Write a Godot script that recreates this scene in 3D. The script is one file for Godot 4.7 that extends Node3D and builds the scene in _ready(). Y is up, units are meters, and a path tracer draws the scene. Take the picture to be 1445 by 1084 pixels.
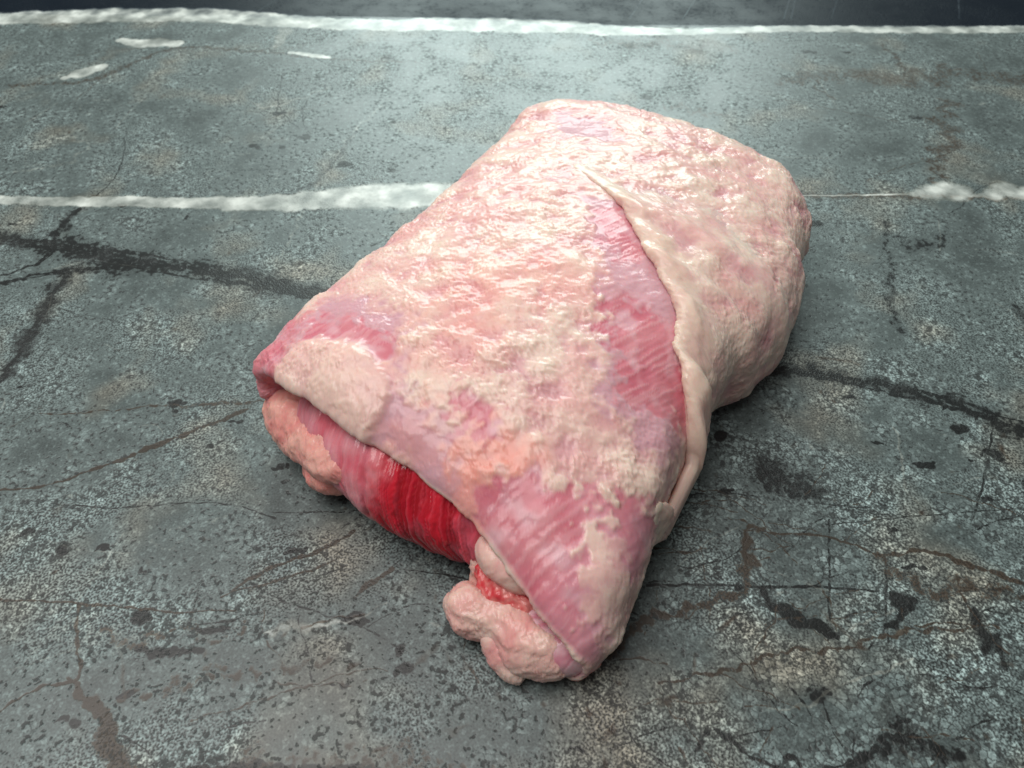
extends Node3D
# A raw, rolled meat joint lying on a polished dark stone worktop, lit by a window behind it.

const RES := 0.72            # mm between surface points of the meat

var n_big := FastNoiseLite.new()
var n_mid := FastNoiseLite.new()
var n_fat := FastNoiseLite.new()
var n_fine := FastNoiseLite.new()
var n_tint := FastNoiseLite.new()
var n_fib := FastNoiseLite.new()
var n_warp := FastNoiseLite.new()
var n_puff := FastNoiseLite.new()
var n_fold := FastNoiseLite.new()
var n_grit := FastNoiseLite.new()

var od := 0.0                # what a shading function leaves: displacement in mm ...
var oc := Color.WHITE        # ... and linear base colour

var flesh: StandardMaterial3D
var lean: StandardMaterial3D
var meat: Node3D

# body grid kept for what lies on it
var bpos := PackedVector3Array()
var bnrm := PackedVector3Array()
var base := []
var base_n := PackedVector3Array()
var bnu := 0
var bnv := 0


func _ready() -> void:
	# ---------------------------------------------------------------- camera, light
	var cam := Camera3D.new()
	cam.name = "camera"
	cam.position = Vector3(0, 0.32, 0.2881)
	cam.rotation_degrees = Vector3(-48, 0, 0)
	cam.fov = 52.0
	cam.near = 0.02
	cam.far = 30.0
	var lens := CameraAttributesPhysical.new()
	lens.frustum_focal_length = 24.604
	lens.frustum_focus_distance = 0.37
	lens.exposure_aperture = 13.0
	lens.frustum_near = 0.02
	lens.frustum_far = 30.0
	cam.attributes = lens
	add_child(cam)
	cam.current = true

	var env := Environment.new()
	env.background_mode = Environment.BG_COLOR
	env.background_color = Color(0.085, 0.09, 0.09).linear_to_srgb()
	env.tonemap_mode = Environment.TONE_MAPPER_LINEAR
	env.tonemap_exposure = 1.16
	env.sdfgi_enabled = true
	env.ssao_enabled = true
	env.ssil_enabled = true
	var we := WorldEnvironment.new()
	we.name = "room_air"
	we.environment = env
	add_child(we)

	area_light("window_light", Vector3(0.08, 1.36, -2.7), Vector3(0, 0, 0), Vector2(1.8, 1.35), 6.1, Color(0.92, 1.0, 0.985))
	area_light("ceiling_light", Vector3(-0.6, 1.8, 0.05), Vector3(0, 0, 0), Vector2(1.4, 1.4), 3.2, Color(1.0, 0.985, 0.97))

	setup_noise()
	countertop()
	build_meat()


func area_light(called: String, at: Vector3, to: Vector3, size: Vector2, energy: float, c: Color) -> void:
	var l := AreaLight3D.new()
	l.name = called
	l.area_size = size
	l.area_normalize_energy = true
	l.light_energy = energy
	l.light_color = c
	l.shadow_enabled = true
	l.area_range = 8.0
	add_child(l)
	l.look_at_from_position(at, to, Vector3.UP)


# -------------------------------------------------------------------- helpers
func noise(f: FastNoiseLite, sd: int, size: float, octaves: int, kind := FastNoiseLite.TYPE_SIMPLEX_SMOOTH, fractal := FastNoiseLite.FRACTAL_FBM) -> FastNoiseLite:
	f.seed = sd
	f.noise_type = kind
	f.frequency = 1.0 / size
	f.fractal_type = fractal if octaves > 1 else FastNoiseLite.FRACTAL_NONE
	f.fractal_octaves = octaves
	f.fractal_gain = 0.5
	return f


func setup_noise() -> void:
	noise(n_big, 11, 62.0, 2)
	noise(n_mid, 12, 24.0, 2)
	noise(n_fat, 13, 17.0, 3)
	n_fat.domain_warp_enabled = true
	n_fat.domain_warp_amplitude = 7.0
	n_fat.domain_warp_frequency = 1.0 / 22.0
	noise(n_puff, 18, 16.0, 1, FastNoiseLite.TYPE_CELLULAR)
	n_puff.cellular_return_type = FastNoiseLite.RETURN_DISTANCE
	n_puff.domain_warp_enabled = true
	n_puff.domain_warp_amplitude = 7.5
	n_puff.domain_warp_frequency = 1.0 / 16.0
	n_puff.domain_warp_fractal_type = FastNoiseLite.DOMAIN_WARP_FRACTAL_PROGRESSIVE
	n_puff.domain_warp_fractal_octaves = 2
	noise(n_fold, 19, 26.0, 2)
	n_fold.domain_warp_enabled = true
	n_fold.domain_warp_amplitude = 14.0
	n_fold.domain_warp_frequency = 1.0 / 20.0
	noise(n_grit, 20, 2.4, 1)
	noise(n_fine, 14, 5.5, 2)
	noise(n_tint, 15, 30.0, 3)
	noise(n_fib, 16, 1.0, 2)
	noise(n_warp, 17, 9.0, 2)


func ss(a: float, b: float, x: float) -> float:
	return smoothstep(a, b, x)


func tag(o: Node3D, label: String, category: String, kind := "") -> void:
	o.set_meta("label", label)
	if category:
		o.set_meta("category", category)
	if kind:
		o.set_meta("kind", kind)


# -------------------------------------------------------------------- stone worktop
# The slab is painted in two tiles, a fine one round the meat and a coarser one for the rest; both sample the same patterns in mm.
var tx0 := 0.0
var tz0 := 0.0
var tw := 1.0
var th := 1.0
var ts := 1
var tr := 1
var pxmm := 1.0


func tile(x0: float, z0: float, w: float, h: float, side: int) -> void:
	tx0 = x0
	tz0 = z0
	tw = w
	th = h
	ts = side
	pxmm = side / w
	tr = int(round(h * pxmm))


# a pattern of the given size in mm over the present tile, as bytes round 128
func layer(sd: int, size: float, octaves: int, coarse := 1, kind := FastNoiseLite.TYPE_SIMPLEX, fractal := FastNoiseLite.FRACTAL_FBM, cell := -1) -> PackedByteArray:
	var k := pxmm / coarse
	var n := noise(FastNoiseLite.new(), sd, size * k, octaves, kind, fractal)
	n.offset = Vector3(tx0 * k, tz0 * k, 0)
	if cell >= 0:
		n.cellular_return_type = cell
		n.domain_warp_enabled = true
		n.domain_warp_amplitude = 3.4 * k
		n.domain_warp_frequency = 1.0 / (9.0 * k)
	var im := n.get_image(ts / coarse, tr / coarse, false, false, false)
	if coarse > 1:
		im.resize(ts, tr, Image.INTERPOLATE_CUBIC)
	im.convert(Image.FORMAT_L8)
	return im.get_data()


# a stroke along points (x mm, z mm, half width mm), its width and course made uneven
func stroke(to: PackedByteArray, pts: Array, strength := 1.0, wander := 1.0, rough := 0.35, soft := 0.35) -> PackedByteArray:
	var jit := noise(FastNoiseLite.new(), 31 + pts.size(), 14.0, 3)
	var kx := pxmm
	var kz := pxmm
	for k in pts.size() - 1:
		var p: Vector3 = pts[k]
		var q: Vector3 = pts[k + 1]
		var before: Vector3 = pts[maxi(k - 1, 0)]
		var after: Vector3 = pts[mini(k + 2, pts.size() - 1)]
		var far := Vector2(p.x - q.x, p.y - q.y).length()
		var step := maxf(0.35, 0.22 * minf(p.z, q.z))
		var n := int(far / step) + 1
		for i in n:
			var c := p.cubic_interpolate(q, before, after, float(i) / n)
			var r := maxf(c.z, 0.25) * (1.0 + rough * 1.6 * jit.get_noise_2d(c.x * 2.2, c.y * 2.2 + 300.0))
			if r < 0.1:
				continue
			var nx := -(q.y - p.y) / far
			var nz := (q.x - p.x) / far
			var off := wander * jit.get_noise_2d(c.x, c.y) * (1.4 + 0.35 * r)
			if c.x < tx0 - 25.0 or c.x > tx0 + tw + 25.0 or c.y < tz0 - 25.0 or c.y > tz0 + th + 25.0:
				continue
			var u := (c.x + nx * off - tx0) * kx
			var v := (c.y + nz * off - tz0) * kz
			var ru := r * kx
			var rv := r * kz
			for y in range(maxi(0, int(v - rv)), mini(tr - 1, int(v + rv) + 1) + 1):
				for x in range(maxi(0, int(u - ru)), mini(ts - 1, int(u + ru) + 1) + 1):
					var d := Vector2((x - u) / maxf(ru, 0.8), (y - v) / maxf(rv, 0.8)).length()
					if d < 1.0:
						var a := int(255.0 * strength * minf(1.0, (1.0 - d) / soft))
						if a > to[y * ts + x]:
							to[y * ts + x] = a
	return to


func vein(to: PackedByteArray, pts: Array, streaks: int) -> PackedByteArray:
	to = stroke(to, pts, 0.62, 2.0, 0.7, 0.7)
	for k in streaks:
		var f := (k + 0.5) / streaks * 2.0 - 1.0
		var line := []
		for i in pts.size():
			var p: Vector3 = pts[i]
			line.append(Vector3(p.x + 2.0 * sin(i * 2.1 + k), p.y + p.z * f * (0.7 + 0.5 * sin(i * 1.7 + k * 2.3)), 0.45 + 0.16 * p.z * absf(sin(i * 1.3 + k * 1.9))))
		to = stroke(to, line, 0.85, 1.4, 0.9, 0.4)
	return to


func ring(to: PackedByteArray, x: float, z: float, r: float, w: float, strength := 0.6, squash := 1.0) -> PackedByteArray:
	var pts := []
	for k in 15:
		var an := TAU * k / 14.0 + x
		pts.append(Vector3(x + r * cos(an) * (1.0 + 0.2 * sin(an * 2.0 + z)), z + squash * r * sin(an), w))
	return stroke(to, pts, strength, 2.2, 0.9, 0.9)


# where the slab turns into a band of nearly black stone, z in mm for x in mm
func band_edge(x: float) -> float:
	var k := [Vector2(-900, -476), Vector2(-480, -476), Vector2(-200, -468), Vector2(-50, -463), Vector2(90, -448), Vector2(900, -446)]
	for i in k.size() - 1:
		if x <= k[i + 1].x:
			return lerpf(k[i].y, k[i + 1].y, (x - k[i].x) / (k[i + 1].x - k[i].x))
	return -446.0


func stone() -> StandardMaterial3D:
	var blank := PackedByteArray()
	blank.resize(ts * tr)
	var white := blank.duplicate()
	var dark := blank.duplicate()
	var rust := blank.duplicate()
	var navy := blank.duplicate()
	var v := func(x, z, w): return Vector3(x, z, w)
	# white veins
	white = stroke(white, [Vector3(-540, -458, 15), Vector3(-481, -462, 14.6), Vector3(-384, -469, 16.4), Vector3(-283, -469, 15.6), Vector3(-200, -455, 13.7), Vector3(-133, -449, 12.8), Vector3(-54, -450, 15.1), Vector3(25, -447, 15), Vector3(90, -438, 11.8), Vector3(154, -434, 7.3), Vector3(233, -440, 7.4), Vector3(311, -440, 7.4), Vector3(396, -439, 8.1), Vector3(545, -439, 8.1)], 1.0, 0.7, 0.14, 0.34)
	white = stroke(white, [Vector3(-540, -175, 5), Vector3(-384, -171, 5.3), Vector3(-355, -172, 5.7), Vector3(-305, -170, 6), Vector3(-280, -170, 7.2), Vector3(-231, -169, 6.8), Vector3(-192, -168, 8.6), Vector3(-158, -169, 10.4), Vector3(-139, -172, 12.6), Vector3(-110, -176, 15.4), Vector3(-80, -177, 17), Vector3(-51, -178, 16), Vector3(-1, -177, 14), Vector3(38, -178, 10), Vector3(88, -178, 4), Vector3(150, -177, 1.0), Vector3(200, -177, 0.8), Vector3(260, -178, 1.2), Vector3(290, -179, 1.5)], 0.9, 0.5, 0.13, 0.34)
	white = stroke(white, [Vector3(280, -179, 3), Vector3(290, -180, 7), Vector3(302, -183, 11.2), Vector3(313, -182, 9), Vector3(322, -178, 3.0), Vector3(330, -177, 3), Vector3(342, -181, 7.3), Vector3(386, -181, 7.7), Vector3(460, -183, 5)], 0.85, 1.5, 0.8, 0.5)
	white = stroke(white, [Vector3(-354, -417, 4.2), Vector3(-332, -412, 7.7), Vector3(-299, -412, 6.3)], 0.8, 1, 0.5)
	white = stroke(white, [Vector3(-376, -346, 3.1), Vector3(-366, -356, 6.9), Vector3(-351, -368, 5.2)], 0.8, 1, 0.6)
	white = stroke(white, [Vector3(-196, -394, 2), Vector3(-179, -389, 4), Vector3(-160, -384, 2.7)], 0.8)
	white = stroke(white, [Vector3(-215, -455, 4), Vector3(-208, -430, 7), Vector3(-212, -405, 3)], 0.45)
	white = stroke(white, [Vector3(102, 174, 0.4), Vector3(118, 173, 0.7), Vector3(131, 166, 0.6), Vector3(151, 159, 0.7), Vector3(167, 154, 0.4)], 0.4, 1.2, 0.9)
	white = stroke(white, [Vector3(142, 142, 0.3), Vector3(152, 137, 0.6), Vector3(166, 132, 0.5)], 0.35, 1.2, 0.9)
	white = stroke(white, [Vector3(-106, 142, 0.5), Vector3(-98, 140, 2.6), Vector3(-86, 140, 1.9), Vector3(-71, 137, 0.8), Vector3(-55, 128, 0.4)], 0.5, 1.5, 0.9, 0.8)
	white = stroke(white, [Vector3(-200, 133, 3), Vector3(-185, 138, 6), Vector3(-168, 146, 5), Vector3(-150, 143, 3)], 0.22, 3, 0.9, 0.9)
	white = stroke(white, [Vector3(-150, -100, 1.0), Vector3(-138, -190, 1.6), Vector3(-122, -260, 1.6), Vector3(-104, -300, 1.2)], 0.3, 2, 0.8, 0.8)
	white = stroke(white, [Vector3(-230, -330, 1.0), Vector3(-205, -300, 2.4), Vector3(-185, -304, 1.4), Vector3(-150, -330, 1)], 0.4, 2, 0.8, 0.8)
	white = stroke(white, [Vector3(199, 30, 0.4), Vector3(197, 52, 0.9), Vector3(192, 68, 0.8), Vector3(198, 82, 0.4)], 0.3, 1.5, 0.8)
	white = stroke(white, [Vector3(-370, -240, 1.0), Vector3(-345, -252, 3), Vector3(-318, -240, 2), Vector3(-330, -215, 2.5), Vector3(-360, -208, 2)], 0.28, 3, 0.9, 0.8)
	for a in [[-280, -206, 9], [-213, -202, 8], [-204, -242, 17], [-216, -305, 16], [-176, -196, 11], [-347, -227, 16], [-260, -330, 12], [-174, 60, 7], [-160, 96, 6], [-330, -300, 14], [-395, -340, 20]]:
		white = ring(white, a[0], a[1], a[2], 1.3, 0.2, 0.8)
	# dark veins: a soft band with sharper streaks running in it
	dark = vein(dark, [Vector3(-460, -150, 4), Vector3(-352, -132, 4.9), Vector3(-336, -129, 5.6), Vector3(-296, -121, 6.6), Vector3(-259, -109, 9.3), Vector3(-211, -99, 7.6), Vector3(-173, -90, 6.8), Vector3(-140, -79, 7.6), Vector3(-108, -67, 8.3), Vector3(-60, -50, 4)], 6)
	dark = vein(dark, [Vector3(-360, -74, 2), Vector3(-317, -84, 2), Vector3(-289, -93, 2.4), Vector3(-257, -101, 3.5), Vector3(-230, -106, 3)], 3)
	dark = vein(dark, [Vector3(-292, 30, 2), Vector3(-283, 2, 2.6), Vector3(-278, -33, 4.3), Vector3(-280, -75, 4.9), Vector3(-279, -98, 3.4)], 3)
	dark = vein(dark, [Vector3(-335, -84, 1.4), Vector3(-299, -106, 1.4), Vector3(-300, -137, 3.8), Vector3(-298, -162, 2.4)], 3)
	dark = vein(dark, [Vector3(80, -16, 3), Vector3(129, -11, 3.2), Vector3(168, -7, 4.3), Vector3(204, 2, 4.7), Vector3(237, 15, 5), Vector3(267, 31, 5.7), Vector3(330, 50, 5)], 5)
	dark = stroke(dark, [Vector3(111, 123, 1.4), Vector3(115, 131, 2.6), Vector3(127, 139, 3.2), Vector3(138, 144, 1.1)], 0.95, 1.5, 0.8)
	dark = stroke(dark, [Vector3(121, 62, 4), Vector3(130, 66, 7.4), Vector3(142, 66, 6.3), Vector3(152, 66, 3.2)], 0.75, 3, 0.9, 0.8)
	dark = stroke(dark, [Vector3(-157, 149, 1.5), Vector3(-145, 151, 2.4), Vector3(-130, 150, 1.2)], 0.85, 1, 0.6, 0.6)
	dark = stroke(dark, [Vector3(-135, 141, 1.2), Vector3(-128, 142, 2.4), Vector3(-121, 141, 1.2)], 0.8, 1, 0.6, 0.6)
	dark = stroke(dark, [Vector3(-150, 203, 1), Vector3(-120, 197, 1.4), Vector3(-89, 197, 2.6), Vector3(-74, 198, 3.6), Vector3(-55, 198, 3.1), Vector3(-44, 200, 1.5)], 1.0, 1, 0.6, 0.3)
	dark = stroke(dark, [Vector3(201, 133, 2), Vector3(200, 140, 3.3), Vector3(199, 147, 3.1), Vector3(197, 152, 0.8)], 0.85, 1, 0.5, 0.6)
	dark = stroke(dark, [Vector3(206, 143, 1.6), Vector3(204, 150, 3.0), Vector3(203, 158, 2)], 0.7, 1, 0.5, 0.6)
	dark = stroke(dark, [Vector3(160, 139, 1.5), Vector3(166, 137, 2.6), Vector3(171, 133, 1.5)], 0.85, 1, 0.5, 0.6)
	dark = stroke(dark, [Vector3(118, 199, 1), Vector3(140, 190, 3), Vector3(158, 186, 5), Vector3(172, 192, 3)], 0.75, 2, 0.9, 0.7)
	dark = stroke(dark, [Vector3(70, 190, 0.8), Vector3(80, 182, 1.2), Vector3(92, 192, 0.9), Vector3(104, 196, 0.8)], 0.8, 1, 0.9, 0.7)
	dark = stroke(dark, [Vector3(60, 120, 0.7), Vector3(87, 120, 0.7), Vector3(112, 121, 0.8), Vector3(138, 121, 0.8), Vector3(162, 123, 0.5)], 0.7, 0.5, 0.4)
	dark = stroke(dark, [Vector3(148, 89, 0.4), Vector3(194, 84, 0.4), Vector3(245, 80, 0.3)], 0.55, 0.5, 0.4)
	dark = stroke(dark, [Vector3(251, 29, 0.5), Vector3(236, 57, 0.7), Vector3(217, 88, 0.6)], 0.6, 0.5, 0.4)
	dark = stroke(dark, [Vector3(150, 86, 0.6), Vector3(141, 119, 0.6), Vector3(134, 146, 0.5)], 0.6, 0.5, 0.4)
	dark = stroke(dark, [Vector3(171, 104, 0.4), Vector3(163, 130, 0.6), Vector3(158, 150, 0.4)], 0.5, 0.5, 0.4)
	dark = stroke(dark, [Vector3(252, -150, 1.6), Vector3(235, -90, 2.2), Vector3(222, -40, 2.4)], 0.45, 2.5, 0.8, 0.8)
	dark = stroke(dark, [Vector3(300, -60, 3), Vector3(330, -45, 7), Vector3(352, -58, 4)], 0.5, 4, 0.9, 0.8)
	dark = stroke(dark, [Vector3(250, -130, 2), Vector3(262, -120, 5), Vector3(285, -124, 3)], 0.45, 4, 0.9, 0.8)
	dark = stroke(dark, [Vector3(-150, -186, 1.5), Vector3(-138, -200, 2.5), Vector3(-120, -262, 1.2)], 0.4, 2, 0.8, 0.8)
	# rust coloured cracks
	rust = stroke(rust, [Vector3(-262, 72, 0.6), Vector3(-250, 70, 0.6), Vector3(-227, 66, 0.7), Vector3(-203, 54, 1.1), Vector3(-188, 46, 1.8), Vector3(-163, 31, 1.2), Vector3(-140, 18, 1)], 0.85, 0.8, 0.8)
	rust = stroke(rust, [Vector3(-250, 127, 0.6), Vector3(-225, 127, 0.6), Vector3(-200, 128, 0.6), Vector3(-177, 130, 0.6), Vector3(-148, 133, 0.5), Vector3(-120, 132, 0.5)], 0.85, 0.8, 0.6)
	rust = stroke(rust, [Vector3(-128, 126, 0.5), Vector3(-110, 112, 1.1), Vector3(-89, 103, 1.1), Vector3(-74, 92, 1.2)], 0.8, 0.8, 0.6)
	rust = stroke(rust, [Vector3(-123, 123, 0.4), Vector3(-102, 117, 0.6), Vector3(-81, 108, 0.6)], 0.7, 0.8, 0.6)
	rust = stroke(rust, [Vector3(-70, 126, 0.6), Vector3(-62, 118, 1.6), Vector3(-54, 112, 1.2)], 0.7, 0.8, 0.6)
	rust = stroke(rust, [Vector3(108, 92, 0.5), Vector3(119, 93, 0.5), Vector3(141, 95, 0.7), Vector3(156, 99, 0.7), Vector3(170, 105, 0.9), Vector3(191, 103, 1), Vector3(210, 112, 1.4), Vector3(240, 123, 1.4)], 0.85, 1.0, 0.8)
	rust = stroke(rust, [Vector3(38, 155, 2.3), Vector3(51, 141, 2.6), Vector3(73, 132, 1.8), Vector3(100, 123, 1.9), Vector3(107, 111, 2.9), Vector3(109, 93, 2), Vector3(119, 91, 2)], 0.75, 2, 0.8, 0.7)
	rust = stroke(rust, [Vector3(-182, 162, 0.7), Vector3(-167, 174, 2.8), Vector3(-156, 186, 3.9), Vector3(-145, 199, 4.4), Vector3(-140, 215, 4)], 0.9, 1.5, 0.5, 0.5)
	rust = stroke(rust, [Vector3(-215, 178, 0.6), Vector3(-204, 175, 0.6), Vector3(-191, 165, 0.8), Vector3(-178, 162, 0.8), Vector3(-184, 145, 0.7), Vector3(-190, 129, 0.5)], 0.8, 1, 0.8)
	rust = stroke(rust, [Vector3(60, 165, 0.4), Vector3(90, 158, 0.7), Vector3(112, 150, 0.7), Vector3(136, 150, 0.8), Vector3(160, 143, 0.8), Vector3(200, 140, 0.6)], 0.75, 2, 0.9)
	rust = stroke(rust, [Vector3(165, 106, 1), Vector3(175, 114, 2.5), Vector3(190, 122, 3), Vector3(220, 124, 2), Vector3(250, 130, 2)], 0.5, 4, 0.9, 0.9)
	rust = stroke(rust, [Vector3(-160, 170, 1), Vector3(-120, 162, 2.5), Vector3(-90, 158, 1.6), Vector3(-60, 164, 0.8)], 0.4, 4, 0.9, 0.9)
	rust = stroke(rust, [Vector3(-175, 138, 1), Vector3(-165, 148, 2), Vector3(-150, 141, 1.5), Vector3(-132, 146, 1.5), Vector3(-115, 137, 1)], 0.5, 4, 0.9, 0.9)
	rust = stroke(rust, [Vector3(-100, 198, 3), Vector3(-40, 194, 3), Vector3(0, 199, 2)], 0.35, 5, 0.9, 0.9)
	rust = stroke(rust, [Vector3(186, -176, 2.6), Vector3(216, -177, 2.8), Vector3(261, -177, 2.6), Vector3(285, -176, 3), Vector3(400, -172, 3)], 0.55, 1, 0.6, 0.8)
	rust = stroke(rust, [Vector3(-250, 22, 0.5), Vector3(-190, 16, 0.8), Vector3(-150, 14, 1.2), Vector3(-130, 12, 0.8)], 0.5, 1.5, 0.7)
	rust = stroke(rust, [Vector3(-420, -335, 2.5), Vector3(-382, -338, 2.5), Vector3(-350, -345, 3), Vector3(-300, -400, 2), Vector3(-230, -395, 2), Vector3(-150, -380, 1.5), Vector3(-80, -375, 1)], 0.45, 2, 0.7, 0.8)
	rust = stroke(rust, [Vector3(350, -310, 3), Vector3(330, -255, 4), Vector3(310, -215, 3), Vector3(300, -190, 2)], 0.5, 6, 0.9, 0.9)
	rust = stroke(rust, [Vector3(220, -340, 2), Vector3(240, -335, 5), Vector3(262, -350, 4), Vector3(300, -345, 6), Vector3(360, -352, 6), Vector3(440, -350, 6)], 0.4, 7, 0.9, 0.9)
	rust = stroke(rust, [Vector3(120, -300, 2), Vector3(150, -290, 4), Vector3(170, -285, 2)], 0.4, 5, 0.9, 0.9)
	rust = stroke(rust, [Vector3(70, -412, 3), Vector3(120, -410, 5), Vector3(200, -400, 4)], 0.35, 5, 0.9, 0.9)
	rust = stroke(rust, [Vector3(250, -360, 0.8), Vector3(253, -330, 1.4), Vector3(262, -310, 1.2)], 0.6, 3, 0.9, 0.9)
	rust = stroke(rust, [Vector3(330, -410, 1.4), Vector3(335, -370, 1.8), Vector3(332, -340, 1.4)], 0.6, 3, 0.9, 0.9)
	# a net of hairline cracks, dark and rusty, thickest in the nearer right-hand part of the slab
	var rng := RandomNumberGenerator.new()
	rng.seed = 77
	for k in 190:
		var x0 := rng.randf_range(-540, 540)
		var z0 := rng.randf_range(-420, 230)
		if k >= 60:
			x0 = rng.randf_range(20, 330)
			z0 = rng.randf_range(60, 220)
		elif k >= 40:
			x0 = rng.randf_range(-260, -20)
			z0 = rng.randf_range(110, 220)
		var dir := rng.randf_range(-0.5, 0.35) if rng.randf() < 0.7 else rng.randf_range(1.1, 1.9)
		var far := rng.randf_range(12, 42) if k >= 40 else rng.randf_range(30, 130)
		var line := []
		var p := Vector2(x0, z0)
		for i in 5:
			line.append(Vector3(p.x, p.y, rng.randf_range(0.2, 0.55)))
			dir += rng.randf_range(-0.35, 0.35)
			p += Vector2(cos(dir), sin(dir)) * far / 4.0
		if rng.randf() < 0.55:
			rust = stroke(rust, line, rng.randf_range(0.45, 0.85), 1.2, 0.9, 0.5)
		else:
			dark = stroke(dark, line, rng.randf_range(0.4, 0.8), 0.8, 0.9, 0.5)
	# larger dark inclusions and pale flecks
	for k in 170:
		var x0 := rng.randf_range(-500, 500)
		var z0 := rng.randf_range(-420, 215)
		if k > 70:
			x0 = rng.randf_range(-300, 300)
			z0 = rng.randf_range(0, 215)
		var r := rng.randf_range(0.9, 3.0)
		var wide := rng.randf_range(1.0, 6.0)
		var line := [Vector3(x0 - wide, z0 + rng.randf_range(-2, 2), r * 0.4), Vector3(x0, z0, r), Vector3(x0 + wide, z0 + rng.randf_range(-2, 2), r * 0.5)]
		if k % 4 == 0:
			white = stroke(white, line, rng.randf_range(0.15, 0.32), 1.5, 0.9, 0.8)
		else:
			dark = stroke(dark, line, rng.randf_range(0.6, 1.0), 2.5, 1.0, 0.4)
	# hairline pale scratches and mineral threads
	for k in 70:
		var x0 := rng.randf_range(-480, 480)
		var z0 := rng.randf_range(-420, 220)
		var dir := rng.randf_range(-0.6, 0.6) if k % 3 else rng.randf_range(0.9, 2.2)
		var far := rng.randf_range(15, 80)
		var bow := rng.randf_range(-6, 6)
		white = stroke(white, [Vector3(x0, z0, 0.25), Vector3(x0 + cos(dir) * far * 0.5 - sin(dir) * bow, z0 + sin(dir) * far * 0.5 + cos(dir) * bow, 0.5), Vector3(x0 + cos(dir) * far, z0 + sin(dir) * far, 0.2)], rng.randf_range(0.22, 0.42), 0.6, 0.8, 0.6)
	# fine pale scratches in the band of dark stone behind the white vein
	for a in [[110, 22], [160, 24], [255, 20], [262, 18], [300, 22], [420, 20], [-250, 25]]:
		navy = stroke(navy, [Vector3(a[0], -462, 0.5), Vector3(a[0] + a[1], -518, 0.6)], 0.5, 0.3, 0.5)
	# tones: grains, pits, chips, blotches and drifts
	var grain := layer(41, 1.7, 3)
	var pits := layer(48, 5.5, 4)
	var blotch := layer(44, 30.0, 5)
	var chips := layer(42, 3.0, 1, 1, FastNoiseLite.TYPE_CELLULAR, FastNoiseLite.FRACTAL_NONE, FastNoiseLite.RETURN_DISTANCE2_SUB)
	var tone := layer(42, 3.0, 1, 1, FastNoiseLite.TYPE_CELLULAR, FastNoiseLite.FRACTAL_NONE, FastNoiseLite.RETURN_CELL_VALUE)
	var drift := layer(45, 95.0, 3, 4)
	var hue := layer(46, 110.0, 4, 2)
	var web := layer(47, 80.0, 4, 1, FastNoiseLite.TYPE_SIMPLEX, FastNoiseLite.FRACTAL_RIDGED)
	var pix := PackedByteArray()
	pix.resize(ts * tr * 3)
	var rel := PackedByteArray()
	rel.resize(ts * tr * 3)
	var edge := PackedFloat32Array()
	for x in ts:
		edge.append(band_edge(tx0 + (x + 0.5) / pxmm) + 4.0)
	var at := 0
	for y in tr:
		var z := tz0 + (y + 0.5) / pxmm
		var fore := clampf((z + 60.0) / 220.0, 0.0, 1.0)     # the nearer stretch of the slab is more broken and browner
		for x in ts:
			var i := y * ts + x
			var g := (grain[i] - 128) * 0.0105
			var b := (blotch[i] - 128) * 0.0105
			var dr := (drift[i] - 128) * 0.0105
			var pt := (pits[i] - 128) * 0.0105
			var gap := chips[i] * 0.0078
			var xm := tx0 + (x + 0.5) / pxmm
			var h := (hue[i] - 128) * 0.0105
			g *= clampf(0.8 + 1.1 * dr + 0.7 * h, 0.35, 1.5)
			var east := clampf((xm + 20.0) / 160.0, 0.0, 1.0) * fore
			var cracked := clampf(0.05 + 0.8 * b + 1.0 * east + 0.3 * dr, 0.0, 1.0)
			var cell := (tone[i] - 128) * 0.0078
			var l := 102.0 - 2.0 * fore + 12.0 * dr + 9.0 * h + (24.0 + 18.0 * fore) * g + 13.0 * b + cracked * (32.0 * cell + 12.0)
			var low := 0.0
			if gap < 0.17:
				low = minf(1.0, cracked * 1.3 * (1.0 - gap * 5.9))
			var sparse := 0.60 - 0.30 * b - 0.14 * dr - 0.05 * fore     # pits gather in places
			if pt < -sparse:
				low = maxf(low, minf(1.0, (-sparse - pt) * 9.0))
			elif pt > 0.52:
				l += 26.0 * minf(1.0, (pt - 0.52) * 7.0)
			if g < -0.42:
				low = maxf(low, minf(0.6, (-0.42 - g) * 3.0))
			l -= l * 0.52 * low
			var back := 1.0 if z < edge[x] else 0.0
			var warm := clampf(h * 0.95 + 0.34 * fore - 0.25, 0.0, 1.0)
			var rs := 0.0
			if rust[i] > 4:
				rs = clampf((rust[i] * 0.0039 + 0.35 * g + 0.45 * pt - 0.22) * 2.6, 0.0, 0.95)
			if web[i] > 216:
				rs = maxf(rs, minf(0.9, (web[i] - 216) * 0.05 * clampf(warm + 0.35 * fore, 0.0, 1.0)))
			var k := 0.0
			if dark[i] > 4:
				k = clampf((dark[i] * 0.0039 + 0.35 * g + 0.5 * pt - 0.25) * 2.6, 0.0, 1.0)
			var w := 0.0
			if white[i] > 4:
				w = clampf((white[i] * 0.0039 + 0.10 * g + 0.12 * pt - 0.12) * 1.4, 0.0, minf(0.84, white[i] * 0.0042))
			l *= 1.0 - 0.80 * minf(k, 1.0)
			var re := l * (0.895 + 0.13 * warm)
			var gr := l * 1.0
			var bl := l * (0.99 - 0.08 * warm)
			if rs > 0.0:
				rs *= 0.95
				re = lerpf(re, 50.0 + 14.0 * g, rs)
				gr = lerpf(gr, 40.0 + 12.0 * g, rs)
				bl = lerpf(bl, 31.0 + 10.0 * g, rs)
			if back > 0.0:
				re = 10.0 + 5.0 * g
				gr = 20.0 + 6.0 * g
				bl = 31.0 + 7.0 * g
				w = maxf(w, navy[i] * 0.002)
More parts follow.
